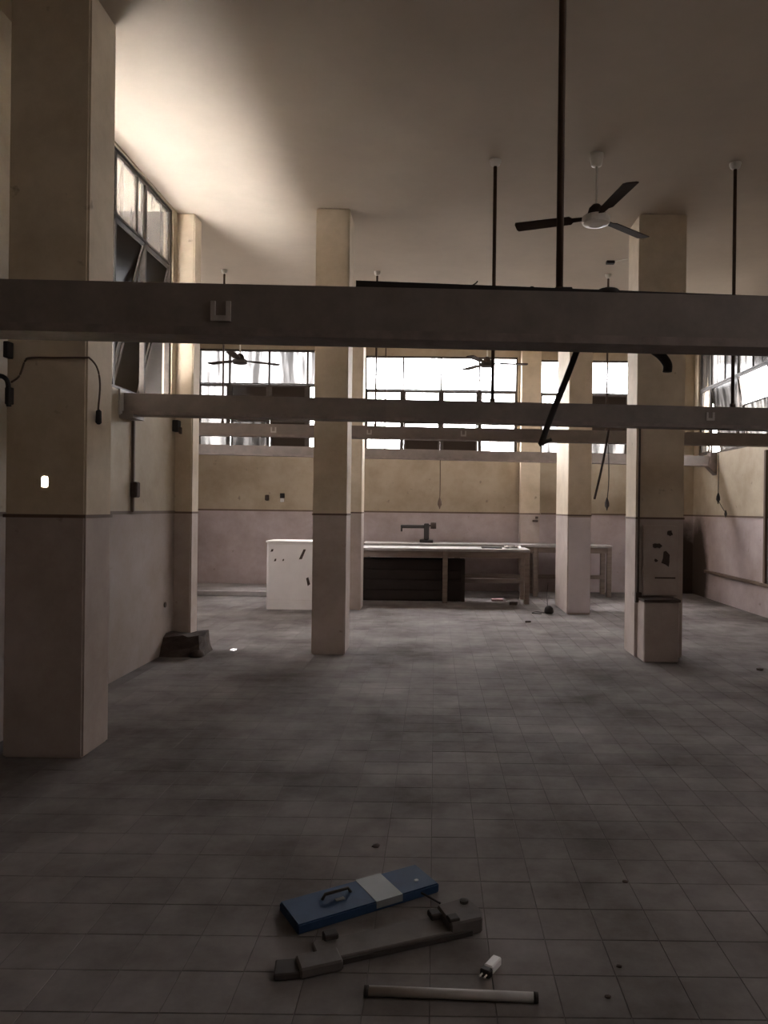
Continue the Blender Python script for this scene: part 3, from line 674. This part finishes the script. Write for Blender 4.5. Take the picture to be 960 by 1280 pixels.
# things on the front bench
m = MB(); m.box(P(602, 690, 12.1).x, P(627, 690, 12.1).x, 12.0, 12.25, .87, .89); tag(m.bevel(.004).build('flat_tray', 'dusty_and_backlit'), 'flat dark tray on the front workbench', 'tray')
m = MB(); bmesh.ops.create_grid(m.bm, x_segments=7, y_segments=5, size=1)
random.seed(5)
c = P(641, 687, 12.1)
for v in m.bm.verts: v.co = Vector((c.x + v.co.x * .13, 12.1 + v.co.y * .11, .878 + random.uniform(0, .04)))
bmesh.ops.solidify(m.bm, geom=list(m.bm.faces), thickness=.004)
tag(m.build('crumpled_paper', 'white_plastic'), 'pale crumpled paper at the right end of front workbench', 'paper')

# ------------------------------------------------------------------ bits on the far floor
q = G(690, 768); t = thing('cable_reel', q, 'dark lump with a thin wire at the foot of slim pillar', 'debris')
MB().lathe([(.05, 0), (.07, .02), (.06, .08), (.03, .11), (.01, .115)], (q.x - .03, q.y + .1, 0), 12).build('reel_body', 'black', t, True)
MB().tube(spline([(q.x - .05, q.y + .1, .1), (q.x - .03, q.y + .3, .25), (q.x, q.y + .4, .42)]), .005, 6).build('stiff_wire', 'black', t, True)
MB().tube(spline([(q.x - .08, q.y + .1, .01), (q.x - .2, q.y + .2, .008), (q.x - .28, q.y + .05, .008), (q.x - .15, q.y - .0, .008)]), .005, 6).build('floor_wire', 'black', t, True)
q = G(621, 751); tag(MB().box(q.x - .09, q.x + .1, q.y - .06, q.y + .06, .001, .035).bevel(.004).build('board_offcut', 'pink'), 'small pinkish board on the floor below the front workbench', 'board')
q = G(641, 756); tag(MB().prism([(q.x - .06, q.y - .05), (q.x + .05, q.y - .06), (q.x + .08, q.y + .03), (q.x - .02, q.y + .06)], .001, .05).build('dark_offcut', 'stain'), 'dark scrap on the floor beside the front workbench end leg', 'scrap')
q = G(660, 778); tag(MB().prism([(q.x - .04, q.y - .03), (q.x + .035, q.y - .02), (q.x + .03, q.y + .03), (q.x - .02, q.y + .035)], .001, .02).build('floor_scrap', 'stain'), 'tiny dark scrap on the lit floor left of slim pillar', 'scrap')

# ------------------------------------------------------------------ foreground things
# blue metal box
A, B, C_, D_ = G(372, 1170), G(549, 1116), G(541, 1072, .036), G(365, 1130, .036)
ux = (B - A).normalized(); uy = Vector((-ux.y, ux.x, 0)); Lb = (B - A).length; Wb = .185; Hb = .036
mt = Matrix(((ux.x, uy.x, 0, A.x), (ux.y, uy.y, 0, A.y), (0, 0, 1, .001), (0, 0, 0, 1)))
t = thing('blue_metal_box', A + ux * Lb / 2 + uy * Wb / 2, 'flat blue metal box with a grey label band on the floor', 'metal box')
MB().box(0, Lb, 0, Wb, 0, Hb).bevel(.005, 2).xf(mt).build('box_body', 'blue', t)
MB().box(Lb * .53, Lb * .72, -.001, Wb + .001, Hb * .3, Hb + .0015).xf(mt).build('label_band', 'label_grey', t)
hd = MB().tube([(Lb * .24, Wb * .62, Hb), (Lb * .26, Wb * .62, Hb + .018), (Lb * .42, Wb * .62, Hb + .018), (Lb * .44, Wb * .62, Hb)], .006, 8).xf(mt).build('handle', 'black', t, True)
MB().box(Lb * .31, Lb * .37, Wb * .40, Wb * .50, Hb, Hb + .004).xf(mt).build('latch', 'label_grey', t)
MB().lathe([(.009, 0), (.009, .003), (.003, .004)], (Lb * .885, Wb * .34, Hb), 10).xf(mt).build('rivet', 'white_plastic', t)
MB().box(Lb * .66, Lb * .76, Wb, Wb + .014, Hb * .2, Hb * .8).bevel(.003).xf(mt).build('hinge', 'black', t)
MB().tube(spline([(Lb * .86, 0, .02), (Lb * .90, -.05, .012), (Lb * .90, -.10, .02)]), .004, 6).xf(mt).build('short_lead', 'black', t, True)
# dusty lamp batten
A, B = G(392, 1214), G(606, 1166)
ux = (B - A).normalized(); uy = Vector((-ux.y, ux.x, 0)); Lb = (B - A).length
mt = Matrix(((ux.x, uy.x, 0, A.x), (ux.y, uy.y, 0, A.y), (0, 0, 1, .001), (0, 0, 0, 1)))
t = thing('lamp_batten', A + ux * Lb / 2, 'dusty grey lamp batten lying between the blue box and tube', 'lamp fitting')
MB().box(0.02, Lb - .10, 0, .115, 0, .028).bevel(.004).xf(mt).build('batten_body', 'dusty', t)
MB().prism([(Lb - .13, .0), (Lb - .01, .0), (Lb + .012, .05), (Lb + .0, .135), (Lb - .03, .15), (Lb - .13, .135)], 0, .055).bevel(.006).xf(mt).build('end_housing', 'dusty', t)
MB().box(-.05, .09, -.035, .05, 0, .035).bevel(.006).xf(mt).build('end_housing', 'dusty', t)
MB().box(Lb - .17, Lb - .13, .085, .13, .028, .05).bevel(.004).xf(mt).build('lamp_holder', 'dusty_and_backlit', t)
MB().box(.06, .11, .10, .14, .0, .045).bevel(.004).xf(mt).build('lamp_holder', 'dusty_and_backlit', t)
MB().box(Lb - .13, Lb - .09, .01, .05, .05, .064).bevel(.004).xf(mt).build('terminal', 'dusty_and_backlit', t)
MB().lathe([(.016, 0), (.016, .01), (.006, .012)], (Lb - .03, .115, .055), 10).xf(mt).build('screw_cap', 'dusty_and_backlit', t)
MB().box(.05, Lb - .05, -.006, 0, .002, .018).xf(mt).build('batten_edge', 'dusty_and_backlit', t)
MB().prism([(-.13, -.01), (-.04, -.03), (-.03, .05), (-.11, .07)], 0, .022).bevel(.004).xf(mt).build('loose_cover', 'dusty_and_backlit', t)
# tube
r = .0145
A, B = G(456, 1238, r), G(672, 1247, r)
t = thing('pale_tube', (A + B) / 2, 'pale dusty tube lying in front on the floor', 'tube')
MB().tube([A, B], r, 14).build('tube_body', 'tube', t, True)
d = (B - A).normalized()
for p, s in ((A, 1), (B, -1)): MB().tube([p - d * s * .002, p + d * s * .012], r * 1.05, 14).build('end_cap', 'dusty_and_backlit', t, True)
# white plug adapter
q = G(612, 1216); t = thing('plug_adapter', q, 'small white plug adapter with dark end near the tube', 'plug')
mt = Matrix.Translation((q.x, q.y, .001)) @ Matrix.Rotation(rad(58), 4, 'Z')
MB().box(-.01, .055, -.016, .016, 0, .028).bevel(.004).xf(mt).build('adapter_body', 'white_plastic', t)
MB().box(-.036, -.01, -.018, .018, 0, .026).bevel(.004).xf(mt).build('adapter_end', 'black', t)
for s in (-.008, .008): MB().tube([(-.036, s, .013), (-.052, s, .013)], .003, 6).xf(mt).build('pin', 'clip', t)
random.seed(9)
for px, py, s, lab in ((470, 1059, .02, 'small dark crumb of debris behind the blue box'), (781, 1103, .014, 'small dark crumb of debris right of the blue box'), (774, 1209, .012, 'small dark crumb of debris right of the plug adapter'), (760, 1247, .012, 'small dark crumb of debris right of the pale tube end'), (950, 838, .035, 'dark crumb of debris by the right picture edge')):
    q = G(px, py); m = MB(); bmesh.ops.create_icosphere(m.bm, subdivisions=1, radius=1)
    for v in m.bm.verts: v.co = Vector((q.x + v.co.x * s * random.uniform(.7, 1.2), q.y + v.co.y * s * random.uniform(.6, 1.1), max(.0005, s * .3 + v.co.z * s * .45)))
    tag(m.build('debris_crumb', 'stain'), lab, 'debris', 'crumbs of debris on the floor')
